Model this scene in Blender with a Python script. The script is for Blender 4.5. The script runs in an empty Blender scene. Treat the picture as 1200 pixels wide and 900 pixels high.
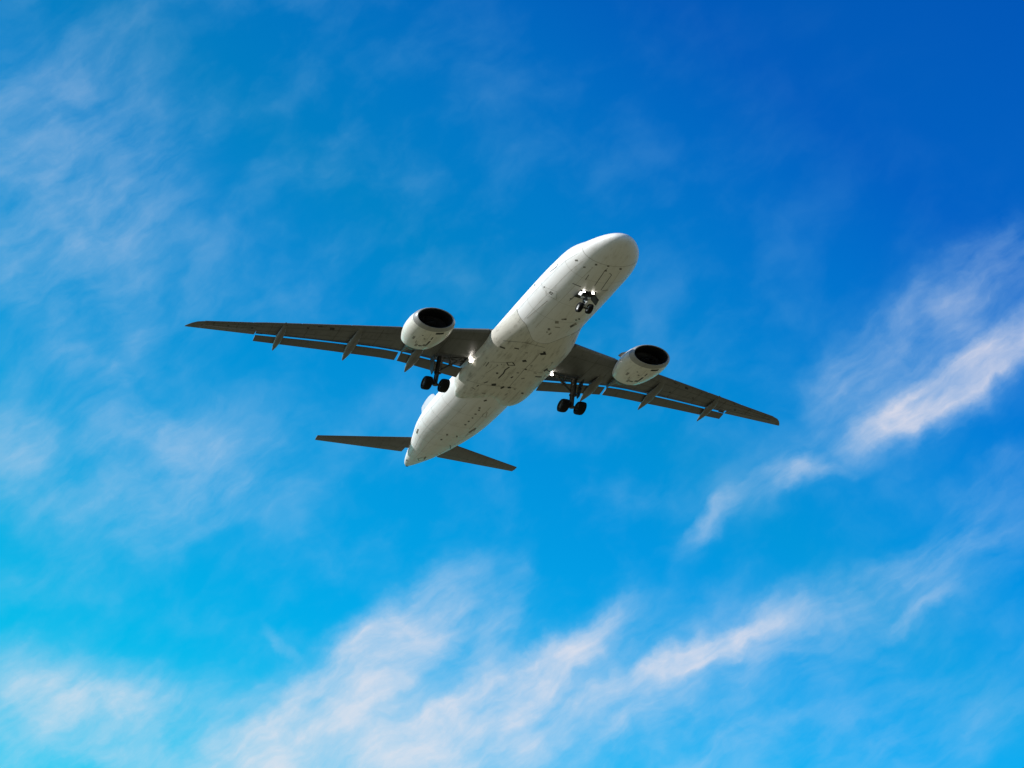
import bpy, bmesh, math, random
import numpy as np
from mathutils import Vector, Matrix
random.seed(7)
PI = math.pi
S = bpy.context.scene

# ------------------------------------------------------------------ camera
PITCH = math.radians(18.75)
CAM = Vector((0, 0, 1.7))
cd = bpy.data.cameras.new('camera')
cd.lens, cd.sensor_width, cd.sensor_fit = 3196.3455 / 1200 * 36, 36, 'HORIZONTAL'
cd.clip_start, cd.clip_end = .1, 60000
cam = bpy.data.objects.new('camera', cd)
S.collection.objects.link(cam)
cam.location = CAM
cam.rotation_euler = (PI / 2 + PITCH, 0, 0)
S.camera = cam

# plane frame (x aft, y starboard, z up) -> world
RC = np.array([[-0.26717083, -0.96019221, 0.08155164],
               [0.28914441, -0.16060597, -0.94371671],
               [0.91924712, -0.22855338, 0.32054344]])
TC = np.array([-0.0738, -1.4744, 145.921])
sp, cp = math.sin(PITCH), math.cos(PITCH)
C2W = np.array([[1, 0, 0], [0, sp, cp], [0, -cp, sp]])
RW = C2W @ RC
TW = C2W @ TC + np.array(CAM)

# ------------------------------------------------------------------ sun, sky, exposure
sun_dir = RW @ np.array([.08, .90, .42])
sun_dir /= np.linalg.norm(sun_dir)
SUN_EL = math.asin(sun_dir[2])
SUN_AZ = math.atan2(sun_dir[0], sun_dir[1])
sd = bpy.data.lights.new('sun', 'SUN')
sd.energy, sd.angle, sd.color = 5.0, math.radians(.53), (1.0, .978, .955)
so = bpy.data.objects.new('sun', sd)
S.collection.objects.link(so)
so.rotation_euler = Vector(sun_dir).to_track_quat('Z', 'Y').to_euler()
so.location = Vector(sun_dir) * 300

vs = S.view_settings
vs.view_transform, vs.look, vs.exposure, vs.gamma, vs.use_curve_mapping = 'Standard', 'None', 0, 1, False

W = bpy.data.worlds.new('World')
S.world = W
W.use_nodes = True
wn, wl = W.node_tree.nodes, W.node_tree.links
wn.clear()


class NG:
    """tiny node-tree writer"""
    def __init__(s, nt):
        s.n, s.l = nt.nodes, nt.links

    def _set(s, sock, v):
        if v is None:
            return
        if hasattr(v, 'links'):
            s.l.new(v, sock)
        else:
            sock.default_value = v

    def node(s, t, ins=None, **kw):
        n = s.n.new(t)
        for k, v in kw.items():
            setattr(n, k, v)
        for k, v in (ins or {}).items():
            s._set(n.inputs[k], v)
        return n

    def m(s, op, a, b=None, c=None, clamp=False):
        n = s.node('ShaderNodeMath', {0: a, 1: b, 2: c}, operation=op, use_clamp=clamp)
        return n.outputs[0]

    def vm(s, op, a, b=None, scale=None):
        n = s.node('ShaderNodeVectorMath', {0: a, 1: b}, operation=op)
        if scale is not None:
            s._set(n.inputs['Scale'], scale)
        return n.outputs['Value' if op in ('DOT_PRODUCT', 'LENGTH', 'DISTANCE') else 'Vector']

    def mix(s, f, a, b, typ='RGBA', blend='MIX'):
        n = s.node('ShaderNodeMix', data_type=typ, blend_type=blend)
        i = {'RGBA': (0, 6, 7, 2), 'FLOAT': (0, 2, 3, 0), 'VECTOR': (0, 4, 5, 1)}[typ]
        s._set(n.inputs[i[0]], f); s._set(n.inputs[i[1]], a); s._set(n.inputs[i[2]], b)
        return n.outputs[i[3]]

    def ramp(s, v, a, b, c=0., d=1., smooth=True):
        n = s.node('ShaderNodeMapRange', {0: v, 1: a, 2: b, 3: c, 4: d}, clamp=True)
        n.interpolation_type = 'SMOOTHSTEP' if smooth else 'LINEAR'
        return n.outputs[0]

    def noise(s, vec, scale, detail=4, rough=.55, lac=2., dist=0., color=False):
        n = s.node('ShaderNodeTexNoise', {'Vector': vec, 'Scale': scale, 'Detail': detail, 'Roughness': rough,
                                          'Lacunarity': lac, 'Distortion': dist})
        return n.outputs['Color' if color else 'Fac']

    def mapping(s, vec, loc=(0, 0, 0), rot=0., scale=(1, 1, 1), typ='POINT'):
        return s.node('ShaderNodeMapping', {'Vector': vec, 'Location': loc, 'Rotation': (0, 0, rot), 'Scale': scale},
                      vector_type=typ).outputs[0]


def rgb(r, g, b):
    f = lambda c: (c / 255 / 12.92) if c / 255 <= .04045 else ((c / 255 + .055) / 1.055) ** 2.4
    return (f(r), f(g), f(b), 1)


g = NG(W.node_tree)
sky = g.node('ShaderNodeTexSky', sky_type='NISHITA', sun_disc=False, sun_elevation=SUN_EL, sun_rotation=SUN_AZ,
             altitude=50, air_density=1.0, dust_density=.3, ozone_density=3.0)
d = g.node('ShaderNodeTexCoord').outputs['Generated']
# a chart of the sky around one fixed bearing (east of nothing: world +Y, 18.75 degrees up), in units of 1.79 degrees
FW, UP = (0, cp, sp), (0, -sp, cp)
dz = g.m('MAXIMUM', g.vm('DOT_PRODUCT', d, FW), .08)
mx = g.m('MULTIPLY', g.m('DIVIDE', g.vm('DOT_PRODUCT', d, (1, 0, 0)), dz), 31.963)
my = g.m('MULTIPLY', g.m('DIVIDE', g.vm('DOT_PRODUCT', d, UP), dz), 31.963)
M = g.node('ShaderNodeCombineXYZ', {0: mx, 1: my, 2: 0.}).outputs[0]
# the clear air: Nishita, its red taken down and its depth graded from cyan low on the sun's side to deep blue high up
grad = g.vm('DOT_PRODUCT', M, (.075, .095, 0))          # -1 low left ... +1 high right
grad = g.m('ADD', g.m('MULTIPLY', grad, .53), .5)
GRADE = [(0.0, (.010, 1.56, 1.52)), (.13, (.007, 1.46, 1.52)), (.185, (.006, 1.38, 1.53)), (.30, (.004, 1.20, 1.55)), (.465, (.004, 1.00, 1.48)),
         (.54, (.004, .97, 1.38)), (.62, (.004, .87, 1.43)), (.72, (.004, .68, 1.40)), (.80, (.004, .52, 1.33)), (.87, (.004, .51, 1.30)), (1.0, (.004, .45, 1.27))]
cr = g.node('ShaderNodeValToRGB', {0: grad})
cr.color_ramp.interpolation = 'LINEAR'
el = cr.color_ramp.elements
while len(el) < len(GRADE):
    el.new(.5)
for e, (p, c) in zip(el, GRADE):
    e.position = p
    e.color = (*[x / 1.6 for x in c], 1)
deep = g.vm('SCALE', g.mix(1., sky.outputs[0], cr.outputs[0], blend='MULTIPLY'), scale=1.6)
rest = g.mix(1., sky.outputs[0], (.75, .93, 1.0, 1), blend='MULTIPLY')
clear = g.mix(g.ramp(g.vm('DOT_PRODUCT', d, FW), .55, .93), rest, deep)
# cirrus: streaks (centre x, y, half length, half width, tilt in degrees, weight), frayed by warped, stretched noise
STREAKS = [
    # low bank, left of centre: a fan of fibres sweeping up to the right
    (-2.7, -4.2, 2.0, .42, 37, .66), (-1.9, -3.5, 1.5, .34, 44, .62), (-1.35, -2.75, .75, .20, 48, .42), (-1.2, -4.3, 1.9, .34, 28, .68),
    (-.45, -3.85, 1.5, .26, 36, .62), (.35, -3.4, .9, .20, 42, .38), (.95, -3.05, .45, .16, 45, .3), (-1.6, -4.6, 2.4, .45, 8, .44),
    (-.9, -3.5, 1.1, .5, 40, .22), (.2, -4.3, 1.2, .35, 25, .26), (-.1, -2.6, .8, .18, 75, .20),
    # thin separate streak, lower centre right
    (2.0, -3.2, .95, .15, 25, .62), (1.9, -3.25, 1.3, .34, 24, .2), (2.75, -2.85, .75, .2, 28, .28), (3.0, -3.12, .7, .09, 5, .26), (2.1, -3.7, .9, .2, 18, .18),
    (3.6, -2.6, 1.2, .3, 25, .15),
    # low left
    (-5.6, -3.45, .9, .36, -4, .46), (-4.8, -3.6, .9, .3, -10, .34), (-5.3, -4.05, 1.6, .45, 8, .40), (-3.9, -3.65, .7, .14, -12, .22), (-4.4, -4.4, 1.2, .35, 5, .22),
    # right: a bright patch that breaks into tufts trailing down left
    (5.35, .12, .85, .24, 30, .80), (4.72, -.36, .60, .26, 24, .74), (5.1, -.05, 1.2, .42, 28, .26), (3.3, -1.1, .36, .16, 16, .58), (3.0, -1.25, .7, .30, 25, .12),
    (2.42, -1.55, .30, .12, 42, .44), (2.2, -1.85, .36, .16, 48, .24), (3.75, -1.05, .35, .08, 5, .14), (5.9, .5, .7, .24, 35, .42),
    (5.2, 1.0, 1.2, .34, 35, .16), (5.8, 1.5, .9, .4, 40, .16), (3.9, .15, .6, .3, 30, .22), (4.95, 1.0, .35, .16, 20, .16), (4.4, .6, 1.4, .5, 35, .12),
    (5.0, -1.95, .45, .2, 20, .28), (4.8, -2.58, .45, .10, 32, .34), (5.5, -1.1, .7, .25, 25, .2), (4.2, -2.3, 1.4, .25, 25, .12), (5.8, -1.6, .7, .5, 60, .14),
    (2.5, -4.25, .9, .15, 27, .26), (4.3, -4.2, 1.8, .4, 20, .10),
    # left: faint puffs and thin haze
    (-3.7, -.55, .7, .26, -8, .22), (-3.35, -1.1, .8, .32, -25, .17), (-4.5, -1.7, 1.0, .3, 20, .15), (-5.95, -.7, .5, .35, 75, .24), (-4.85, -1.3, .35, .10, 25, .14),
    (-5.1, .28, .42, .16, -22, .22), (-5.2, -1.0, 1.6, .6, 0, .12), (-4.0, -1.0, 1.4, .7, 0, .12), (-5.3, -2.2, .6, .2, 0, .10),
    (-4.3, 1.3, 1.3, .8, 40, .09), (-5.7, 2.4, .8, 1.2, 65, .15), (-4.2, 2.7, .6, .4, 30, .09), (-3.1, .6, 1.3, .4, 10, .07), (-4.2, 1.9, .4, .2, 20, .08),
    (-2.4, 2.0, 1.6, .6, 30, .06), (-4.9, 3.8, 1.2, .5, 30, .10), (-2.8, -3.05, .3, .07, -62, .20), (2.3, 1.5, 1.3, .4, 30, .04), (-1.0, -.2, 1.6, .4, 5, .07),
    # broad thin veils that carry the streaks
    (-.6, -4.3, 3.4, .9, 14, .26), (-1.5, -3.7, 1.6, .7, 38, .24), (2.2, -3.1, 2.4, .55, 22, .18), (4.9, .2, 1.4, .6, 32, .22), (3.1, -1.2, .9, .35, 25, .14), (4.9, -2.3, 1.4, .5, 28, .12),
    (-5.4, -3.8, 1.7, .7, 0, .26), (-4.2, -1.0, 2.0, 1.0, 5, .12), (-5.2, 1.5, 1.2, 2.2, 10, .1), (4.6, -4.0, 2.2, .9, 15, .20), (-5.3, 3.0, 1.5, 1.4, 50, .12), (-5.5, 1.0, 2.4, 1.0, 75, .08), (-4.6, 2.0, 1.6, .9, 45, .06),
]
w1 = g.vm('SUBTRACT', g.noise(M, .7, 3, .5, color=True), (.5, .5, .5))
w2 = g.vm('SUBTRACT', g.noise(M, 2.2, 6, .58, color=True), (.5, .5, .5))
Mw = g.vm('ADD', M, g.vm('MULTIPLY', w1, (.75, .65, 0)))
Mw = g.vm('ADD', Mw, g.vm('MULTIPLY', w2, (.40, .34, 0)))
tot = None
for (x, y, a, b, t, wgt) in STREAKS:
    q = g.mapping(Mw, (x, y, 0), math.radians(t), (a, b, 1), 'TEXTURE')
    v = g.ramp(g.vm('LENGTH', q), 2.0, .0, 0., wgt)
    tot = v if tot is None else g.m('ADD', tot, v)
tot = g.m('MINIMUM', tot, 1.15)
Ms = g.vm('ADD', M, g.vm('MULTIPLY', w1, (.6, .6, 0)))
Ms = g.vm('ADD', Ms, g.vm('MULTIPLY', w2, (.22, .22, 0)))
fib = g.noise(g.mapping(Ms, (0, 0, 0), math.radians(33), (1.25, .55, 1), 'TEXTURE'), 1.6, 9, .55)
puff = g.noise(g.vm('ADD', Ms, (7.3, 2.1, 0)), 1.25, 9, .55)
tex = g.m('ADD', g.m('MULTIPLY', fib, .75), g.m('MULTIPLY', puff, .55))      # mean .65
fine = g.noise(g.mapping(Ms, (3, 1, 0), math.radians(34), (1.5, .32, 1), 'TEXTURE'), 3.2, 7, .6)
nz = g.m('ADD', g.m('SUBTRACT', tex, .65), g.m('MULTIPLY', g.m('SUBTRACT', fine, .5), .22))
amp = g.m('SUBTRACT', 3.0, g.m('MULTIPLY', g.m('MINIMUM', tot, 1.), 1.7))          # frayed at the edges, smoother inside
dens = g.m('ADD', g.m('MULTIPLY', tot, g.m('ADD', g.m('MULTIPLY', nz, amp), .95)), g.m('MULTIPLY', nz, .25))
dens = g.m('MULTIPLY', g.ramp(dens, .0, 1.6, smooth=False), g.ramp(tot, .0, .22, .0, 1.0))
veil = g.m('MULTIPLY', g.ramp(g.noise(g.mapping(Ms, (0, 0, 0), math.radians(35), (1.4, 1.0, 1), 'TEXTURE'), 1.1, 8, .54), .40, .78), .20)
veil = g.m('MULTIPLY', veil, g.ramp(grad, .95, .45))
ca = g.m('MAXIMUM', dens, veil)
ca = g.m('ADD', g.m('MULTIPLY', dens, .92), g.m('MULTIPLY', veil, g.m('SUBTRACT', 1., dens)), clamp=True)
# beyond the chart's good range the cirrus thins to none
ca = g.m('MULTIPLY', ca, g.ramp(g.vm('DOT_PRODUCT', d, FW), .55, .8))
hz = g.m('MULTIPLY', g.ramp(g.node('ShaderNodeSeparateXYZ', {0: d}).outputs[2], .11, .0, 0., .7), g.ramp(g.vm('DOT_PRODUCT', d, FW), .9, .72))
clear = g.mix(hz, clear, (6.5, 6.7, 6.9, 1))
bg1 = g.node('ShaderNodeBackground', {0: clear, 1: .12})
cc = g.mix(g.ramp(ca, .05, .75, 0, 1, smooth=False), (.17, .57, .85, 1), (.80, .79, .84, 1))      # thin ice takes the colour of the air behind it
bg2 = g.node('ShaderNodeBackground', {0: cc, 1: 1.0})
ms = g.node('ShaderNodeMixShader', {0: ca})
wl.new(bg1.outputs[0], ms.inputs[1]); wl.new(bg2.outputs[0], ms.inputs[2])
out = g.node('ShaderNodeOutputWorld')
wl.new(ms.outputs[0], out.inputs[0])


# ------------------------------------------------------------------ materials
def pmat(name, col, rough=.4, metal=0., grime=None, coat=0., bump=0., spec=.5):
    """grime = (colour, amount, stretch): wind-drawn streaks plus blotches in the part's own coordinates"""
    m = bpy.data.materials.new(name)
    m.use_nodes = True
    h = NG(m.node_tree)
    bs = m.node_tree.nodes['Principled BSDF']
    c = (*col, 1)
    tc = h.node('ShaderNodeTexCoord').outputs['Object']
    big = h.noise(tc, .7, 5, .6)
    base = h.mix(h.ramp(big, .35, .7, 0, .10), c, tuple(.75 * x for x in col) + (1,))
    rr = h.m('ADD', h.m('MULTIPLY', big, .16), rough - .08)
    if grime:
        gc, amt, st = grime
        s1 = h.noise(h.node('ShaderNodeMapping', {'Vector': tc, 'Scale': (.35 / st, 3.2, 3.2)}).outputs[0], 1.9, 9, .7)
        s2 = h.noise(tc, 1.3, 7, .7)
        f = h.m('MULTIPLY', h.ramp(s1, .44, .74), h.ramp(s2, .32, .64))
        f = h.m('MULTIPLY', f, amt)
        base = h.mix(f, base, (*gc, 1))
        rr = h.m('ADD', rr, h.m('MULTIPLY', f, .25))
    h.l.new(base, bs.inputs['Base Color'])
    h.l.new(rr, bs.inputs['Roughness'])
    bs.inputs['Metallic'].default_value = metal
    bs.inputs['Coat Weight'].default_value = coat
    bs.inputs['Specular IOR Level'].default_value = spec
    if bump:
        b = h.node('ShaderNodeBump', {'Strength': bump, 'Distance': .01, 'Height': h.noise(tc, 9, 4)})
        h.l.new(b.outputs[0], bs.inputs['Normal'])
    return m


def lamp(name, col, strength):
    m = bpy.data.materials.new(name)
    m.use_nodes = True
    b = m.node_tree.nodes['Principled BSDF']
    b.inputs['Base Color'].default_value = (.8, .8, .8, 1)
    b.inputs['Emission Color'].default_value = (*col, 1)
    b.inputs['Emission Strength'].default_value = strength
    return m


MAT = dict(
    white=pmat('white_paint', (.82, .815, .79), .42, spec=.3, grime=((.42, .39, .32), .5, 1.6), coat=0.),
    finpaint=pmat('pale_grey_fin_paint', (.50, .53, .55), .45),
    fairing=pmat('worn_white_paint', (.71, .69, .61), .42, spec=.3, grime=((.20, .18, .13), .85, 1.2), coat=0.),
    cowl=pmat('cowl_paint', (.82, .81, .73), .40, spec=.35, grime=((.24, .21, .15), .6, 1.0), coat=.2),
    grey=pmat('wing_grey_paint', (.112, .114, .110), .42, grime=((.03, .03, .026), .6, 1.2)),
    greylight=pmat('flap_grey_paint', (.128, .129, .124), .42, grime=((.04, .04, .03), .5, 1.2)),
    canoe=pmat('canoe_grey_paint', (.145, .146, .138), .4, grime=((.05, .05, .04), .5, 1.2)),
    bay=pmat('darkened_door_paint', (.035, .035, .033), .6),  # gear doors: shade put into the colour to cut sunlight they bounce
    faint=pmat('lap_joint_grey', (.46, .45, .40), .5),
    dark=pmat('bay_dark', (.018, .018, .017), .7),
    hatch=pmat('hatch_grey', (.16, .15, .13), .6),
    seam=pmat('sealant_dark', (.06, .057, .05), .7),
    panel=pmat('panel_line_grey', (.28, .27, .23), .6),
    lipmetal=pmat('intake_lip_metal', (.38, .38, .37), .42, metal=.3, grime=((.08, .08, .07), .4, .5)),
    metal=pmat('bare_metal', (.42, .42, .41), .38, metal=.6, grime=((.12, .11, .09), .5, .8)),
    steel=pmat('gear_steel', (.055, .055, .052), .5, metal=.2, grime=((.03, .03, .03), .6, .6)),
    gearwhite=pmat('gear_white_paint', (.72, .72, .70), .35, grime=((.2, .18, .15), .5, .6)),
    tyre=pmat('tyre_rubber', (.010, .010, .010), .85, bump=.3, spec=.15),
    hub=pmat('wheel_hub', (.09, .09, .09), .6, metal=.2),
    hublight=pmat('nose_wheel_hub', (.55, .55, .54), .45),
    fan=pmat('fan_titanium', (.10, .10, .105), .45, metal=.5),
    duct=pmat('intake_duct', (.014, .014, .014), .7),
    hot=pmat('exhaust_metal', (.10, .09, .08), .45, metal=.8),
    glass=pmat('cockpit_glass', (.02, .025, .03), .08),
    lamp=lamp('landing_lamp', (1, .93, .84), 17),
    taxi=lamp('taxi_lamp', (1, .95, .86), 22),
)

# ------------------------------------------------------------------ mesh tools
SX, SZ = 1.17392, 0.54669       # the airframe's proportions as photographed: long and shallow
K = np.array([SX, 1, SZ])


def V(p):
    p = np.atleast_2d(np.asarray(p, float))
    return (p - np.array([17., 0, 0])) * K


class MB:
    def __init__(s):
        s.v, s.f, s.mi = [], [], []

    def add(s, verts, faces, mi=0):
        o = len(s.v)
        s.v += [tuple(x) for x in np.asarray(verts)]
        s.f += [tuple(i + o for i in f) for f in faces]
        s.mi += [mi] * len(faces)

    def loft(s, rings, closed=True, caps=(True, True), mi=0):
        n, k = len(rings), len(rings[0])
        fs = []
        for i in range(n - 1):
            for j in range(k if closed else k - 1):
                a, b = i * k + j, i * k + (j + 1) % k
                fs.append((a, b, b + k, a + k))
        if caps[0]:
            fs.append(tuple(range(k - 1, -1, -1)))
        if caps[1]:
            fs.append(tuple((n - 1) * k + j for j in range(k)))
        s.add(np.concatenate([np.asarray(r) for r in rings]), fs, mi)

    def lathe(s, prof, axis_pt, axis=(1, 0, 0), n=48, mi=0, caps=(False, False), up=(0, 0, 1)):
        """prof: (distance along axis, radius)"""
        a = np.array(axis, float); a /= np.linalg.norm(a)
        e1 = np.cross(up, a); e1 /= np.linalg.norm(e1); e2 = np.cross(a, e1)
        th = np.linspace(0, 2 * PI, n, endpoint=False)
        rings = [np.array(axis_pt) + a * t + r * (np.outer(np.cos(th), e1) + np.outer(np.sin(th), e2)) for t, r in prof]
        s.loft(rings, caps=caps, mi=mi)

    def tube(s, a, b, r0, r1=None, n=12, mi=0):
        a, b = np.array(a, float), np.array(b, float)
        L = np.linalg.norm(b - a)
        ax = (b - a) / L
        s.lathe([(0, r0), (L, r1 if r1 else r0)], a, ax, n, mi, (True, True), up=(0, 1, 0) if abs(ax[1]) < .9 else (0, 0, 1))

    def box(s, c, h, R=None, mi=0):
        p = np.array([[x, y, z] for x in (-1, 1) for y in (-1, 1) for z in (-1, 1)]) * np.array(h)
        if R is not None:
            p = p @ np.array(R).T
        s.add(p + np.array(c), [(0, 1, 3, 2), (4, 6, 7, 5), (0, 4, 5, 1), (2, 3, 7, 6), (0, 2, 6, 4), (1, 5, 7, 3)], mi)

    def slab(s, quad, off, mi=0):
        """thin plate: polygon pts and the same pts shifted"""
        q = np.array(quad, float); k = len(q)
        s.add(np.concatenate([q, q + np.array(off)]), [tuple(range(k - 1, -1, -1)), tuple(range(k, 2 * k))] +
              [(i, (i + 1) % k, k + (i + 1) % k, k + i) for i in range(k)], mi)

    def build(s, name, mats, parent, mirror=False, smooth=35., bevel=0., origin=None):
        v = V(s.v)
        if mirror:
            v = v * np.array([1, -1, 1])
        o0 = v.mean(0) if origin is None else (V([origin])[0] * (np.array([1, -1, 1]) if mirror else 1))
        v = v - o0
        me = bpy.data.meshes.new(name)
        me.from_pydata([tuple(x) for x in v], [], s.f)
        for m in ([mats] if not isinstance(mats, (list, tuple)) else mats):
            me.materials.append(MAT[m])
        me.polygons.foreach_set('material_index', s.mi)
        bm = bmesh.new(); bm.from_mesh(me)
        bmesh.ops.recalc_face_normals(bm, faces=bm.faces)
        bm.to_mesh(me); bm.free()
        me.polygons.foreach_set('use_smooth', [True] * len(me.polygons))
        me.set_sharp_from_angle(angle=math.radians(smooth))
        ob = bpy.data.objects.new(name, me)
        S.collection.objects.link(ob)
        # children sit at their own centre, measured from the aircraft's or their part's origin
        ob['_o'] = tuple(o0)
        po = Vector(parent['_o']) if parent is not None and '_o' in parent else Vector((0, 0, 0))
        ob.parent = parent
        ob.location = Vector(o0) - po
        if bevel:
            b = ob.modifiers.new('bevel', 'BEVEL'); b.width = bevel; b.segments = 2; b.limit_method = 'ANGLE'
        return ob


def pchip(xs, ys):
    xs, ys = np.array(xs, float), np.array(ys, float)
    h = np.diff(xs); dl = np.diff(ys) / h
    m = np.zeros(len(xs))
    for i in range(1, len(xs) - 1):
        if dl[i - 1] * dl[i] > 0:
            w1_, w2_ = 2 * h[i] + h[i - 1], h[i] + 2 * h[i - 1]
            m[i] = (w1_ + w2_) / (w1_ / dl[i - 1] + w2_ / dl[i])
    m[0], m[-1] = dl[0], dl[-1]

    def f(x):
        x = np.clip(x, xs[0], xs[-1])
        i = np.clip(np.searchsorted(xs, x) - 1, 0, len(xs) - 2)
        t = (x - xs[i]) / h[i]
        return ((1 + 2 * t) * (1 - t) ** 2 * ys[i] + t * (1 - t) ** 2 * h[i] * m[i] + t * t * (3 - 2 * t) * ys[i + 1] + t * t * (t - 1) * h[i] * m[i + 1])
    return f


# ------------------------------------------------------------------ ground
def ground():
    n = 48
    r = np.concatenate([[0], np.geomspace(20, 30000, 26)])
    v, f = [(0, 0, 0)], []
    for rr in r[1:]:
        for k in range(n):
            a = 2 * PI * k / n
            v.append((rr * math.cos(a), rr * math.sin(a), 0))
    for k in range(n):
        f.append((0, 1 + k, 1 + (k + 1) % n))
    for i in range(len(r) - 2):
        for k in range(n):
            a, b = 1 + i * n + k, 1 + i * n + (k + 1) % n
            f.append((a, a + n, b + n, b))
    me = bpy.data.meshes.new('ground'); me.from_pydata(v, [], f)
    m = bpy.data.materials.new('dry_grass_field'); m.use_nodes = True
    h = NG(m.node_tree)
    tc = h.node('ShaderNodeTexCoord').outputs['Object']
    a = h.noise(tc, .01, 6, .6); b = h.noise(tc, .6, 6, .7)
    c = h.mix(h.ramp(a, .35, .65), (.178, .158, .078, 1), (.146, .134, .058, 1))
    c = h.mix(h.ramp(b, .3, .75), c, (.095, .082, .040, 1))
    bs = m.node_tree.nodes['Principled BSDF']
    h.l.new(c, bs.inputs['Base Color']); bs.inputs['Roughness'].default_value = .95
    me.materials.append(m)
    o = bpy.data.objects.new('ground', me); S.collection.objects.link(o)
    o['kind'] = 'structure'
    o['label'] = 'dry pale grass airfield ground far below the airliner'


ground()

# ------------------------------------------------------------------ the airliner
root = bpy.data.objects.new('passenger_airliner', None)
S.collection.objects.link(root)
root.empty_display_size = 3
root.matrix_world = Matrix([[*RW[i], TW[i]] for i in range(3)] + [[0, 0, 0, 1]])
root['label'] = 'white twin-engine jet airliner seen from below, landing gear down and lights on'
root['category'] = 'airplane'

# ---- fuselage
ST = [0, .08, .3, .7, 1.2, 1.8, 2.5, 3.2, 4, 5, 6.2, 8, 12, 18, 23.5, 25.5, 27.5, 29.5, 31.5, 33.5, 35.2, 36.5, 37.2, 37.55]
TOP = [-.684, -.383, -.162, .05, .23, .459, .813, 1.18, 1.433, 1.583, 1.68, 1.767, 1.84, 1.887, 1.981, 2.018, 2.018, 1.946, 1.72, 1.50, 1.37, 1.26, 1.139, .998]
BOT = [-.684, -1.008, -1.273, -1.561, -1.821, -2.061, -2.26, -2.328, -2.353, -2.356, -2.332, -2.281, -2.243, -2.222, -2.125, -1.976, -1.728, -1.38, -1.04, -.58, -.003, .456, .717, .858]
WID = [0, .351, .639, .938, 1.206, 1.409, 1.561, 1.677, 1.74, 1.765, 1.804, 1.83, 1.863, 1.899, 1.923, 1.907, 1.845, 1.668, 1.33, .97, .694, .441, .265, .115]
_u = np.sqrt(np.array(ST))
f_top, f_bot, f_wid = pchip(_u, TOP), pchip(_u, BOT), pchip(_u, WID)


def fus_pt(s, phi, off=0.):
    """phi: 0 starboard, 90 up, -90 keel"""
    u = math.sqrt(s)
    t, b, w = float(f_top(u)), float(f_bot(u)), float(f_wid(u))
    zc, h = (t + b) / 2, (t - b) / 2
    return np.array([s, (w + off) * math.cos(phi), zc + (h + off) * math.sin(phi)])


def fus_ring(s, n=72):
    return np.array([fus_pt(s, 2 * PI * k / n) for k in range(n)])


m = MB()
ss = np.concatenate([np.linspace(.07, 2.2, 34) ** 2, np.linspace(5.1, 37.55, 96)])
m.loft([fus_ring(s) for s in ss], caps=(True, True))
fus = m.build('fuselage', 'white', root, smooth=60)

# ---- belly fairing: a bulge on the lower fuselage, its edges running along measured seams
_d = lambda *p: pchip([x[0] for x in p], [x[1] for x in p])
f_sf = _d((-172, 10.3), (-146, 10.5), (-119, 10.9), (-110, 11.3), (-101, 11.68), (-90, 11.77), (-79, 11.68), (-58, 10.8), (-45, 10.4), (-25, 10.3), (-8, 10.25))
f_sr = _d((-172, 21.0), (-150, 21.6), (-140, 21.75), (-120, 21.4), (-100, 20.35), (-87, 20.05), (-75, 20.55), (-60, 21.1), (-50, 21.6), (-42, 21.7), (-32, 21.1), (-20, 20.7), (-8, 20.5))


def fair_dims(s, deg):
    a, b = float(f_sf(deg)), float(f_sr(deg))
    t = min(1., max(0., (s - a) / (b - a)))
    up = min(1., t / .32); dn = min(1., (1 - t) / .16)
    B = (up * up * (3 - 2 * up)) * math.sqrt(max(0., 1 - (1 - dn) ** 2))
    u = math.sqrt(s)
    tp, bt, w = float(f_top(u)), float(f_bot(u)), float(f_wid(u))
    return w + .015 + FAIR_W * B, (tp + bt) / 2, (tp - bt) / 2 + .015 + FAIR_H * B, 2 + .75 * B


FAIR_W, FAIR_H = .37, .24


def fair_pt(s, phi, off=0.):
    w, zc, h, e = fair_dims(s, math.degrees(phi))
    c, q = math.cos(phi), math.sin(phi)
    return np.array([s, (w + off) * math.copysign(abs(c) ** (2 / e), c), zc + (h + off) * math.copysign(abs(q) ** (2 / e), q)])


m = MB()
rings = []
for t in (1 - np.cos(np.linspace(0, PI, 70))) / 2:
    r = []
    for dg in np.linspace(-8, -172, 83):
        a, b = float(f_sf(dg)), float(f_sr(dg))
        r.append(fair_pt(a + (b - a) * t, math.radians(dg)))
    rings.append(np.array(r))
m.loft(rings, closed=False, caps=(False, False))
# a short lip round the edge turns the shell in to the fuselage skin
edge = [rings[0][j] for j in range(83)] + [rings[i][-1] for i in range(1, 70)] + [rings[-1][j] for j in range(81, -1, -1)] + [rings[i][0] for i in range(68, 0, -1)]
edge = np.array(edge)
inn = edge * np.array([1, .93, .93])
k_ = len(edge)
m.add(np.concatenate([edge, inn]), [(i, (i + 1) % k_, k_ + (i + 1) % k_, k_ + i) for i in range(k_)], 1)
fair = m.build('belly_fairing', ['fairing', 'seam'], root, smooth=50)

# ---- wings
zr = lambda y: -1.0 + .089 * (y - 2)                      # underside reference
LEs = pchip([1.2, 2, 6, 10, 13.3, 17], [12.72, 13.10, 14.86, 16.70, 18.25, 19.98])
GUs = pchip([1.2, 2, 4, 5.9, 8.6, 13.35], [18.30, 18.25, 18.03, 17.92, 18.42, 19.70])
TEo = lambda y: 19.95 + (y - 13.3) * .235
GLs = pchip([1.2, 2, 4, 5.9, 8.6, 13.35], [18.62, 18.57, 18.36, 18.25, 18.72, 20.05])
FTs = pchip([1.2, 2, 4.4, 5.8, 8.5, 13.35], [20.12, 19.98, 19.62, 19.42, 19.88, 20.93])


def full_chord(y):
    return (FTs(y) - .25 if y < 13.36 else TEo(y)) - LEs(y)


def thick(y):
    return .148 if y < 2 else float(np.interp(y, [2, 6, 17], [.145, .118, .105]))


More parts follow.
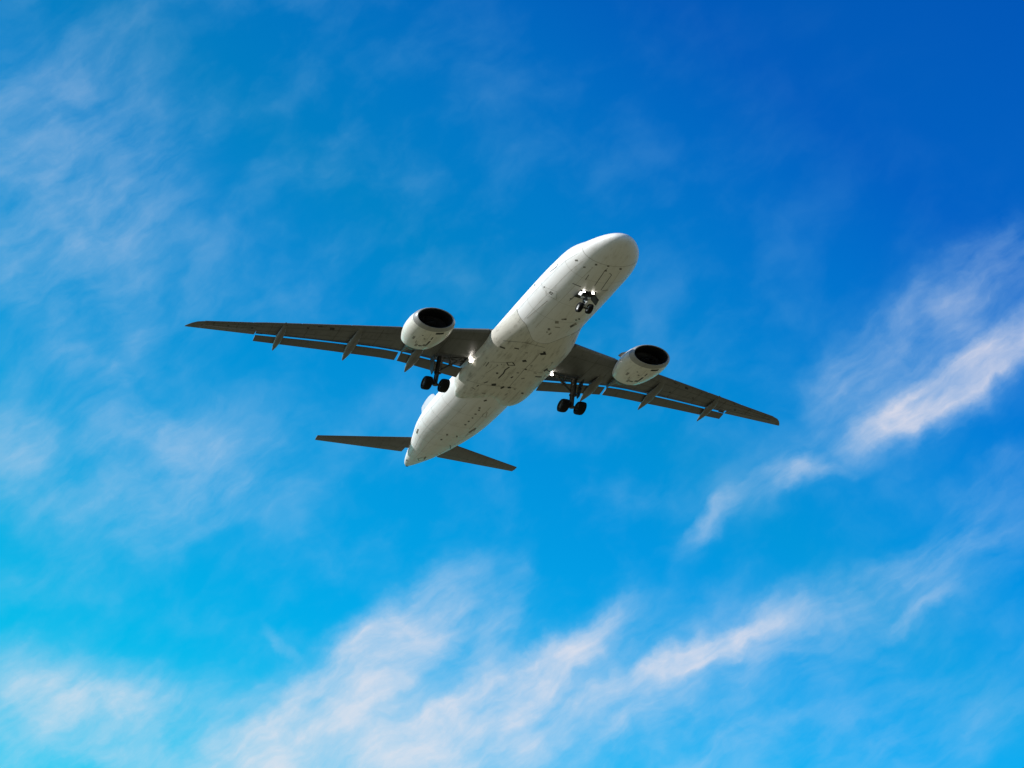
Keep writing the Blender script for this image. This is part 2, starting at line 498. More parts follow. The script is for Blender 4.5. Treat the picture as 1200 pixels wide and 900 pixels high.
def foil(x, side, tc):
    yt = 5 * tc * (.2969 * np.sqrt(x) - .126 * x - .3516 * x * x + .2843 * x ** 3 - .1036 * x ** 4)
    return 1.12 * yt if side > 0 else -.88 * yt


def wing_low(s, y):
    c = full_chord(y); x = np.clip((s - LEs(y)) / c, 0, 1)
    return zr(y) + .4 * c * thick(y) * .88 + c * foil(x, -1, thick(y))


def wing_up(s, y):
    c = full_chord(y); x = np.clip((s - LEs(y)) / c, 0, 1)
    return zr(y) + .4 * c * thick(y) * .88 + c * foil(x, 1, thick(y))


def wing_section(y, end, cut, scale=1.):
    """upper skin from the end to the nose, lower skin back to the cut, then the open cove"""
    le = LEs(y)
    end = end + max(0., float(wing_up(end, y)) - zr(y)) * (1.05 if y < 13.31 else 0)
    t = np.linspace(0, 1, 26)
    up = [(s, y, wing_up(s, y)) for s in end + (le - end) * (1 - (1 - np.sin(t * PI / 2)))[::1]]
    sl = le + (cut - le) * (1 - np.cos(t * PI / 2))
    lo = [(s, y, wing_low(s, y)) for s in sl[1:]]
    zt = wing_up(cut, y) - .05
    zz = max(wing_low(cut, y) + .01, zt)
    tail = [(cut + .01, y, zz), (end, y, max(wing_up(end, y) - .03, wing_low(end, y) + .002))]
    return np.array(up + lo + tail)


WING_MARKS = [
    (False, [(19.06, 15.71), (19.0, 15.56), (19.11, 15.54), (19.17, 15.69)]),
    (False, [(18.68, 14.66), (18.63, 14.54), (18.74, 14.51), (18.79, 14.64)]),
    (False, [(18.13, 13.38), (18.09, 13.28), (18.22, 13.25), (18.27, 13.35)]),
    (False, [(17.57, 12.13), (17.52, 12.01), (17.65, 11.98), (17.7, 12.1)]),
    (False, [(16.89, 9.92), (16.8, 9.7), (17.01, 9.65), (17.11, 9.87)]),
    (False, [(17.01, 10.53), (16.87, 10.2), (16.97, 10.18), (17.11, 10.51)]),
    (False, [(19.01, 13.71), (18.95, 13.62), (19.11, 13.59), (19.16, 13.68)]),
    (False, [(19.41, 14.91), (19.36, 14.83), (19.49, 14.8), (19.54, 14.89)]),
    (False, [(19.53, 13.34), (19.44, 12.99), (19.6, 12.96), (19.69, 13.31)]),
    (False, [(17.45, 11.02), (17.41, 10.95), (17.54, 10.91), (17.58, 10.99)]),
    (True, [(16.26, 8.98), (16.39, 9.25), (16.53, 9.29), (16.4, 9.02)]),
    (True, [(16.72, 9.79), (16.82, 10.01), (17.06, 10.07), (16.95, 9.85)]),
    (True, [(17.04, 10.85), (17.12, 11.0), (17.28, 11.04), (17.21, 10.89)]),
    (True, [(17.58, 11.97), (17.67, 12.17), (17.84, 12.22), (17.75, 12.02)]),
    (True, [(18.13, 13.21), (18.21, 13.36), (18.4, 13.42), (18.33, 13.27)]),
    (True, [(18.58, 14.37), (18.64, 14.5), (18.84, 14.56), (18.78, 14.43)]),
    (True, [(19.12, 13.59), (19.08, 13.69), (19.23, 13.75), (19.27, 13.65)]),
    (True, [(19.52, 12.86), (19.64, 13.22), (19.84, 13.28), (19.73, 12.92)]),
    (True, [(17.63, 9.21), (17.6, 9.3), (17.74, 9.35), (17.77, 9.27)]),
    (True, [(18.07, 10.71), (18.04, 10.8), (18.16, 10.85), (18.19, 10.76)]),
]


def build_wing(mir):
    m = MB()
    R = []
    for y in (1.2, 2.0, 2.8, 3.6, 3.95):
        R.append(wing_section(y, float(GUs(y)), 16.75 + .1 * (y - 2)))
    for y in (4.0, 5.0, 5.9, 7, 8.6, 10, 11.5, 13.3):
        R.append(wing_section(y, float(GUs(y)), float(GUs(y)) - .22))
    for y in (13.32, 14.5, 15.5, 16.2):
        R.append(wing_section(y, float(TEo(y)) - .55, float(TEo(y)) - .60))
    m.loft(R)
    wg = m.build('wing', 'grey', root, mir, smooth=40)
    # tip: rounds off forward
    m = MB(); R = []
    for y in (16.19, 16.45, 16.7, 16.88, 16.98):
        k = (y - 16.19) / .8
        fwd = .55 * k ** 2.2
        te = TEo(y); le = LEs(y) + fwd * 1.4
        t = np.linspace(0, 1, 26)
        th = math.sqrt(max(.02, 1 - k ** 2 * .97))
        zc = zr(y) + .10
        c_ = te - le
        zc = zr(y) + .4 * full_chord(16.2) * thick(16.2) * .88
        up = [(le + c_ * x, y, zc + full_chord(16.2) * foil(np.array(x), 1, thick(16.2)) * th) for x in t[::-1]]
        lo = [(le + c_ * x, y, zc + full_chord(16.2) * foil(np.array(x), -1, thick(16.2)) * th - .001) for x in t[1:]]
        R.append(np.array(up + lo))
    m.loft(R)
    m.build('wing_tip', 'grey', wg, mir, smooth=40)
    # aileron
    m = MB(); R = []
    for y in (13.36, 14.5, 15.5, 16.18):
        te = TEo(y); a = te - .52
        R.append(np.array([(a, y, wing_up(a, y) - .005), (a + .2, y, wing_up(a + .2, y) - .004), (te, y, wing_low(te, y) + .012),
                           (te, y, wing_low(te, y)), (a + .2, y, wing_low(a + .2, y) + .004), (a, y, wing_low(a, y) + .008)]))
    m.loft(R)
    m.build('aileron', 'greylight', wg, mir)
    # slats: nose caps a little proud of the wing, in segments
    for y0, y1 in ((2.35, 4.95), (6.55, 8.9), (8.96, 11.3), (11.36, 13.7), (13.76, 16.1)):
        m = MB(); R = []
        for y in np.linspace(y0, y1, 5):
            c = full_chord(y); le = LEs(y); tcx = thick(y)
            xs = [.16, .12, .08, .05, .03, .015, .005, 0, .003, .007, .012, .018, .026]
            sg = [1] * 7 + [0] + [-1] * 5
            zc = zr(y) + .4 * c * tcx * .88
            outr, inr = [], []
            for x, q in zip(xs, sg):
                zz = zc + c * (foil(np.array(x), q, tcx) if q else 0)
                nx, nz = (-1, 0) if x == 0 else (-.45 if x < .03 else -.15, q)
                outr.append((le + x * c + .045 * nx, y, zz + .03 * nz))
                inr.append((le + x * c + .01 * nx, y, zz - .004 * q))
            R.append(np.array(outr + inr[::-1]))
        m.loft(R)
        m.build('slat', 'canoe' if y0 < 3 else 'grey', wg, mir, smooth=40)
    # flaps
    dl = math.radians(19)
    for y0, y1, nn in ((2.25, 5.72, 6), (5.86, 13.3, 10)):
        m = MB(); R = []
        for y in np.linspace(y0, y1, nn):
            gl, ft = float(GLs(y)), float(FTs(y))
            c = (ft - gl) / (math.cos(dl) + 1.336 * math.sin(dl))
            s0, z0 = gl - .16, zr(y) - .02
            pts = []
            prof = [(1, .0), (.8, .035), (.5, .085), (.25, .10), (.1, .08), (.02, .04), (0, 0), (.02, -.03), (.1, -.05), (.25, -.055), (.5, -.045), (.8, -.015), (1, -.008)]
            for x, z in prof:
                z *= 1.0
                px, pz = x * c, z * c
                pts.append((s0 + px * math.cos(dl) + pz * math.sin(dl), y, z0 - px * math.sin(dl) + pz * math.cos(dl)))
            R.append(np.array(pts))
        m.loft(R)
        m.build('flap', 'greylight', wg, mir, smooth=40)
    # flap track fairings
    for y, n0, tip, w in ((12.12, 17.6, 20.78, .20), (8.40, 16.1, 20.10, .25), (4.98, 16.2, 19.86, .26)):
        m = MB(); R = []
        zt = zr(y) - .52
        for k, t in enumerate(np.linspace(0, 1, 22)):
            s = n0 + (tip - n0) * t
            up = wing_low(min(s, GUs(y) - .25), y) + .05
            if s > GUs(y) - .25:
                q = (s - GUs(y) + .25) / (tip - GUs(y) + .25)
                up = up + (zt - up) * q ** 1.1
            dep = .50 * math.sin(PI * min(1, t * .95 + .02)) ** .75 * (.55 if t < .1 else 1) * min(1, t * 4 + .1)
            ww = w * max(.05, math.sin(PI * min(1, t * .93 + .05)) ** .8)
            lowz = min(up - .03, max(up - dep - .1 * t, zt - .01 - .2 * (1 - t)) if t > .6 else up - dep - .05)
            zc, hh = (up + lowz) / 2, (up - lowz) / 2
            R.append(np.array([(s, y + ww * math.cos(a), zc + hh * math.sin(a)) for a in np.linspace(0, 2 * PI, 16, endpoint=False)]))
        m.loft(R)
        m.build('flap_track_fairing', 'canoe', wg, mir, smooth=60)
    # spars and actuators in the open bay behind the wing root
    m = MB()
    m.box((16.95, 2.95, -.72), (.05, .95, .12))
    m.tube((17.0, 2.2, -.75), (18.0, 3.4, -.62), .05)
    m.tube((17.9, 2.1, -.72), (17.9, 4.0, -.55), .06)
    m.build('flap_actuator', 'steel', wg, mir)
    # landing light at the root
    m = MB()
    ls, ly = 16.68, 2.25
    lz = -1.42
    m.lathe([(0, .0), (0, .075), (.05, .08), (.14, .05), (.14, 0)], (ls - .06, ly, lz), (1, 0, .25), 20)
    m.tube((ls + .05, ly, lz), (ls + .1, ly + .05, -.95), .03)
    m.build('landing_light', 'lamp', wg, mir)
    # seams on the underside: along the spars and across the ribs
    for fr, ya, yb in ((.16, 2.4, 16.1), (.40, 6.4, 16.0), (.58, 6.4, 13.2)):
        m = MB(); n = 40; vs = []
        for q in (0, .022):
            for y in np.linspace(ya, yb, n):
                s_ = LEs(y) + fr * full_chord(y) + q
                vs.append((float(s_), y, float(wing_low(s_, y)) - .012))
        m.add(vs, [(i, i + 1, n + i + 1, n + i) for i in range(n - 1)])
        m.build('spar_seam', 'seam', wg, mir)
    for y in (4.0, 7.3, 9.4, 10.9, 12.7, 14.4, 15.6):
        m = MB(); n = 14; vs = []
        for q in (0, .022):
            for s_ in np.linspace(LEs(y) + .05 * full_chord(y), (GUs(y) - .25 if y < 13 else TEo(y) - .6), n):
                vs.append((float(s_), y + q, float(wing_low(s_, y)) - .010))
        m.add(vs, [(i, i + 1, n + i + 1, n + i) for i in range(n - 1)])
        m.build('rib_seam', 'seam', wg, mir)
    for pt, q in WING_MARKS:
        if pt == mir:
            m = MB(); n = 4; vs = []
            q = np.array(q, float)
            for i in range(n):
                for j in range(n):
                    u, v = i / (n - 1), j / (n - 1)
                    p = (1 - u) * (1 - v) * q[0] + u * (1 - v) * q[1] + u * v * q[2] + (1 - u) * v * q[3]
                    s_ = max(p[0], LEs(p[1]) + .08 + .03 * i)
                    vs.append((s_, p[1], float(wing_low(s_, p[1])) - .02))
            m.add(vs, [(i * n + j, i * n + j + 1, (i + 1) * n + j + 1, (i + 1) * n + j) for i in range(n - 1) for j in range(n - 1)])
            m.build('access_panel', 'dark', wg, mir)
    return wg


for mir in (False, True):
    wgo = build_wing(mir)
    wgo['label'] = 'starboard wing, long dark grey underside with flaps down' if not mir else 'port wing, dark grey underside with flaps down'


# ---- engines
def build_engine(mir):
    cx = (11.15, 5.75, -2.02)
    ax = np.array([1, .0, .035]); ax = ax / np.linalg.norm(ax)
    P = lambda t, dy=0, dz=0: np.array(cx) + ax * t + np.array([0, dy, dz])
    m = MB()
    m.lathe([(.33, .90), (.33, 1.100), (.6, 1.15), (1.0, 1.185), (1.5, 1.19), (2.0, 1.16), (2.5, 1.09), (2.9, 1.01), (3.25, .925),
             (3.25, .90), (2.8, .93), (2.3, .95), (2.3, .6)], cx, ax, 64)
    en = m.build('engine', 'cowl', root, mir, smooth=40)
    m = MB()
    t = np.linspace(-PI / 2, PI / 2, 9)
    lip = [(.33, 1.108), (.22, 1.083), (.12, 1.045), (.05, 1.00), (.015, .970), (0, .945), (.015, .922), (.05, .905)]
    m.lathe(lip, cx, ax, 64)
    m.build('intake_lip', 'lipmetal', en, mir, smooth=60)
    m = MB()
    m.lathe([(.05, .905), (.15, .885), (.36, .868), (.7, .86), (1.0, .86), (1.06, .86), (1.06, .3)], cx, ax, 64)
    m.build('intake_duct', 'duct', en, mir)
    # fan: 36 twisted blades in one part, spinner another
    m = MB()
    for k in range(36):
        a = 2 * PI * k / 36
        pts = []
        for r in (.24, .45, .65, .84):
            tw = .25 + .7 * (r - .24) / .6
            for sgn in (-1, 1):
                ch = .11
                da = sgn * ch * math.sin(tw) / r
                pts.append(P(.98 + sgn * ch * math.cos(tw) * .5) + r * np.array([0, math.cos(a + da), math.sin(a + da)]))
        m.add(pts, [(2 * i, 2 * i + 1, 2 * i + 3, 2 * i + 2) for i in range(3)])
    m.build('fan', 'fan', en, mir, smooth=60)
    m = MB()
    m.lathe([(.50, 0), (.53, .04), (.62, .11), (.78, .19), (.95, .26), (1.04, .27)], cx, ax, 32)
    m.build('spinner', 'steel', en, mir, smooth=60)
    m = MB()
    m.lathe([(2.3, .70), (2.9, .69), (3.5, .60), (4.05, .47), (4.05, .44), (3.6, .44)], cx, ax, 48)
    m.build('core_cowl', 'hot', en, mir)
    m = MB()
    m.lathe([(3.5, .33), (4.0, .30), (4.5, .17), (4.75, .03), (4.76, 0)], cx, ax, 32)
    m.build('exhaust_cone', 'hot', en, mir)
    # pylon
    m = MB(); R = []
    for s, zb, zt, w in ((12.3, -.95, -.84, .03), (12.8, -1.0, -.62, .14), (13.6, -1.1, -.30, .2), (14.4, -1.25, -.3, .22), (15.4, -1.45, -.45, .22),
                         (16.2, -1.38, -.6, .18), (17.0, -1.15, -.65, .12), (17.9, -.86, -.68, .03)):
        zc, hh = (zb + zt) / 2, (zt - zb) / 2
        R.append(np.array([(s, 5.75 + w * math.copysign(abs(math.cos(a)) ** .6, math.cos(a)), zc + hh * math.copysign(abs(math.sin(a)) ** .6, math.sin(a)))
                           for a in np.linspace(0, 2 * PI, 20, endpoint=False)]))
    m.loft(R)
    m.build('pylon', 'grey', en, mir, smooth=50)
    # strake on the inboard shoulder
    a = math.radians(142)
    n = np.array([0, math.cos(a), math.sin(a)])
    tg = np.array([0, -math.sin(a), math.cos(a)]) * .02
    q = [P(.95) + n * 1.17, P(2.0) + n * 1.14, P(1.95) + n * 1.42, P(1.5) + n * 1.40]
    m = MB(); m.slab(q, tg)
    m.build('strake', 'steel', en, mir)
    # vents, latches and drain panels on the underside of the cowl
    def cowl_r(t):
        return float(np.interp(t, [.36, .6, 1.0, 1.5, 2.0, 2.5, 2.9, 3.25], [1.105, 1.15, 1.185, 1.19, 1.16, 1.09, 1.01, .925]))

    def patch(t0, t1, a0, a1, mat, nm, off=.008):
        m = MB(); k = 5
        vs = []
        for i in range(k):
            for j in range(k):
                t_ = t0 + (t1 - t0) * i / (k - 1); a_ = math.radians(a0 + (a1 - a0) * j / (k - 1))
                vs.append(P(t_) + (cowl_r(t_) + off) * np.array([0, math.cos(a_), math.sin(a_)]))
        m.add(vs, [(i * k + j, i * k + j + 1, (i + 1) * k + j + 1, (i + 1) * k + j) for i in range(k - 1) for j in range(k - 1)])
        m.build(nm, mat, en, mir)
    s_ = -1 if not mir else 1          # same hand on both engines, as photographed
    A = lambda deg: deg if not mir else 180 - deg
    patch(.46, .64, A(-112) - 11, A(-112) + 11, 'dark', 'cowl_vent')
    patch(1.35, 1.45, A(-84) - 2, A(-84) + 2, 'dark', 'cowl_drain')
    patch(1.0, 1.08, A(-74) - 2, A(-74) + 2, 'seam', 'cowl_latch')
    patch(1.02, 1.4, A(-100) - 1.5, A(-100) + 1.5, 'seam', 'cowl_latch')
    patch(1.6, 2.2, A(-100) - 3, A(-100) + 2, 'seam', 'cowl_latch')
    patch(2.2, 2.5, A(-97) - 6, A(-97) + 5, 'hatch', 'cowl_drain')
    patch(2.45, 2.65, A(-86) - 6, A(-86) + 4, 'seam', 'cowl_drain')
    patch(2.35, 2.8, A(-76) - 4, A(-76) + 3, 'panel', 'cowl_drain')
    patch(1.9, 2.3, A(-70) - 1, A(-70) + 1, 'panel', 'cowl_latch')
    patch(1.5, 1.9, A(-58) - 3, A(-58) + 3, 'panel', 'cowl_panel')
    patch(2.05, 2.09, -160, -20, 'panel', 'cowl_seam', .004)
    patch(.62, 2.05, -90.3, -89.7, 'panel', 'cowl_seam', .004)
    return en


for mir in (False, True):
    eo = build_engine(mir)
    eo['label'] = 'starboard engine in a stained white cowl' if not mir else 'port engine in a stained white cowl'


# ---- tail
def tail_plane(mir):
    def le(y): return 32.05 + (y - 1.0) * .580
    def te(y): return 34.80 + (y - 1.0) * .222
    zt = lambda y: .60 + .1 * (y - 1)
    def sec(y, s0, s1, nose):
        c = te(y) - le(y)
        xs = np.linspace(0, 1, 18)
        up, lo = [], []
        for x in xs[::-1]:
            s = s0 + (s1 - s0) * (x ** 1.8 if nose else x); up.append((s, y, zt(y) + c * foil(np.array((s - le(y)) / c), 1, .10) + .0))
        for x in xs[1 if nose else 0:]:
            s = s0 + (s1 - s0) * (x ** 1.8 if nose else x); lo.append((s, y, zt(y) + c * foil(np.array((s - le(y)) / c), -1, .10) - .001))
        return np.array(up + lo)
    m = MB()
    m.loft([sec(y, le(y), le(y) + .68 * (te(y) - le(y)), True) for y in (.3, 1, 2, 3.5, 5, 6.0, 6.25)])
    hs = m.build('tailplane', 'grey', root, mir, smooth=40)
    m = MB()
    m.loft([sec(y, le(y) + .69 * (te(y) - le(y)), te(y), False) for y in (1.1, 2, 3.5, 5, 6.22)])
    m.build('elevator', 'greylight', hs, mir, smooth=40)
    hs['label'] = 'starboard tailplane, dark grey underside' if not mir else 'port tailplane, dark grey underside'


for mir in (False, True):
    tail_plane(mir)


def fin():
    le = lambda z: 28.6 + (z - 1.9) * .93
    te = lambda z: 34.4 + (z - 1.9) * .20
    def sec(z, a, b):
        c = te(z) - le(z)
        xs = np.linspace(a, b, 16)
        p = [(le(z) + c * x, c * foil(np.array(x), 1, .09) + .001, z) for x in xs[::-1]]
        p += [(le(z) + c * x, -c * foil(np.array(x), 1, .09) - .001, z) for x in xs[(1 if a == 0 else 0):]]
        return np.array(p)
    zs = (1.5, 2.5, 4, 5.4, 6.1, 6.38)
    m = MB(); m.loft([sec(z, 0, .69) for z in zs])
    f = m.build('tail_fin', 'finpaint', root, smooth=40)
    m = MB(); m.loft([sec(z, .70, 1) for z in zs[1:]])
    m.build('rudder', 'finpaint', f, smooth=40)


fin()


# ---- landing gear
def wheel_mb(c, rad, wid):
    m = MB()
    h = wid / 2
    prof = [(-h * .72, rad * .55), (-h * .98, rad * .66), (-h, rad * .80), (-h * .86, rad * .93), (-h * .5, rad * .99), (0, rad), (h * .5, rad * .99), (h * .86, rad * .93),
            (h, rad * .80), (h * .98, rad * .66), (h * .72, rad * .55)]
    m.lathe(prof, c, (0, 1, 0), 40)
    m.lathe([(-h * .72, rad * .55), (-h * .6, rad * .5), (-h * .35, rad * .42), (-h * .35, rad * .2), (-h * .75, rad * .17), (-h * .75, .001)], c, (0, 1, 0), 24, mi=1)
    m.lathe([(h * .72, rad * .55), (h * .6, rad * .5), (h * .35, rad * .42), (h * .35, rad * .2), (h * .75, rad * .17), (h * .75, .001)], c, (0, 1, 0), 24, mi=1)
    return m


def main_gear(mir):
    axle = np.array([17.62, 3.80, -3.66]); top = np.array([17.35, 3.72, -.95])
    m = MB()
    mid = top + (axle - top) * .56
    m.tube(top, mid, .17, .16, 18)
    m.tube(mid, axle, .10, .10, 16)
    m.tube(axle + [0, 0, .06], axle - [0, 0, .1], .15, .15, 14)
    m.tube(mid - [0, 0, .0], mid - [0, 0, .12], .20, .20, 18)
    g_ = m.build('main_landing_gear', 'steel', root, mir, smooth=40)
    m = MB(); m.tube(axle - [0, .62, 0], axle + [0, .62, 0], .085, n=14)
    m.build('axle', 'steel', g_, mir)
    for dy in (-.465, .465):
        wheel_mb(axle + [0, dy, 0], .585, .43).build('wheel', ['tyre', 'hub'], g_, mir, smooth=40)
    m = MB()   # torque links, aft of the leg
    el = (mid + axle) / 2 + np.array([.42, 0, .05])
    for dy in (-.1, .1):
        m.tube(mid + [.1, dy, -.1], el, .035); m.tube(el, axle + [.06, dy, .08], .035)
    m.build('torque_link', 'steel', g_, mir)
    m = MB()   # folding side brace to the fuselage
    b0 = top + (axle - top) * .52; b1 = np.array([17.15, 2.55, -.95]); bm_ = (b0 + b1) / 2
    m.tube(b0, b1, .07); m.tube(bm_ + [.1, 0, .05], top + [-.15, -.5, .12], .035)
    m.box(bm_, (.09, .09, .12))
    m.build('side_brace', 'steel', g_, mir)
    m = MB()   # hydraulic lines
    m.tube(top + [-.2, .02, -.1], mid + [-.19, .03, -.4], .022); m.tube(mid + [-.19, .03, -.4], axle + [-.12, .05, .1], .018)
    m.tube(top + [.12, .1, -.2], axle + [.1, .12, .1], .018)
    m.build('brake_hose', 'dark', g_, mir)
    m = MB()   # leg door, outboard of the strut
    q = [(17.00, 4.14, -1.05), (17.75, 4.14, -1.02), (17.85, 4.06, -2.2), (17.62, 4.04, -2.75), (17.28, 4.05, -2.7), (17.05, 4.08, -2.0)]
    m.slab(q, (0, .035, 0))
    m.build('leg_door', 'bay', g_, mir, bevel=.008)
    for zz in (-1.8, -2.4):
        m = MB(); m.tube((17.4, 3.85, zz), (17.41, 4.05, zz + .03), .03)
        m.build('door_link', 'steel', g_, mir)
    g_['label'] = 'starboard main landing gear with two black wheels' if not mir else 'port main landing gear with two black wheels'


for mir in (False, True):
    main_gear(mir)


def nose_gear():
    axle = np.array([5.05, 0, -3.58]); top = np.array([4.95, 0, -1.9])
    m = MB()
    mid = top + (axle - top) * .62
    m.tube(top, mid, .105, .10, 16); m.tube(mid, axle, .062, .062, 14)
    m.tube(mid + [0, 0, .06], mid - [0, 0, .08], .13, .13, 16)
    g_ = m.build('nose_landing_gear', 'steel', root, smooth=40)
    m = MB(); m.tube(axle - [0, .33, 0], axle + [0, .33, 0], .05, n=12); m.build('axle', 'steel', g_)
    for dy in (-.25, .25):
        wheel_mb(axle + [0, dy, 0], .38, .22).build('wheel', ['tyre', 'hublight'], g_, smooth=40)
    m = MB()
    for dy in (-.12, .12):
        m.tube(top + [-.02, dy, -.5], np.array([4.05, dy * 2, -1.95]), .04)
    m.tube(top + [-.02, -.14, -.5], top + [-.02, .14, -.5], .05)
    m.build('drag_strut', 'steel', g_)
    m = MB()
    el = (mid + axle) / 2 + np.array([-.3, 0, 0])
    for dy in (-.06, .06):
        m.tube(mid + [-.08, dy, -.04], el, .045); m.tube(el, axle + [-.04, dy, .06], .045)
    m.build('torque_link', 'gearwhite', g_)
    m = MB()   # steering actuator collar and hoses
    m.box(mid + [0, 0, .28], (.09, .24, .07)); m.box(mid + [-.02, .2, .26], (.06, .05, .1)); m.tube(mid + [.08, .1, .3], axle + [.05, .1, .2], .02)
    m.build('steering_actuator', 'gearwhite', g_)
    for sgn in (-1, 1):   # aft bay doors hang open either side
        m = MB()
        q = [(4.85, .34 * sgn, -2.24), (5.45, .36 * sgn, -2.24), (5.42, .66 * sgn, -2.86), (4.80, .60 * sgn, -2.80)]
        m.slab(q, (0, .03 * sgn, .006))
        m.build('gear_door', 'bay', g_, bevel=.006)
        m = MB()
        c = np.array([4.60, .23 * sgn, -2.43])
        m.lathe([(0, 0), (0, .062), (.015, .07)], c, (1, 0, .1), 20, mi=0)
        m.lathe([(.015, .073), (.10, .065), (.16, .03), (.16, 0)], c, (1, 0, .1), 20, mi=1)
        m.tube(c + [.1, 0, 0], (4.95, .05 * sgn, -2.3), .025, mi=1)
        m.build('taxi_light', ['taxi', 'steel'], g_)
    m = MB()   # pale plate carried on the leg, catching the sun
    m.slab([(4.56, .42, -2.42), (4.45, .32, -2.62), (4.54, .40, -2.90), (4.64, .50, -2.72)], (.02, -.02, .0))
    m.build('leg_door', 'gearwhite', g_)
    m = MB(); m.tube((4.56, .38, -2.66), (5.0, .05, -2.5), .025); m.build('door_link', 'steel', g_)
    m = MB()   # dark sheet laid on the skin for the shade inside the bay
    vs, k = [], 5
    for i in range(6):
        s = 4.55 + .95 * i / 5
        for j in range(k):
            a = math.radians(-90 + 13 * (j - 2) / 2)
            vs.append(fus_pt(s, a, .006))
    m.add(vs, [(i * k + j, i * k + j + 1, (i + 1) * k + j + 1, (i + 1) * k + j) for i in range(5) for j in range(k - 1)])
    m.build('gear_bay_shade', 'dark', g_)
    g_['label'] = 'nose landing gear with two small wheels and lit taxi lights'


nose_gear()
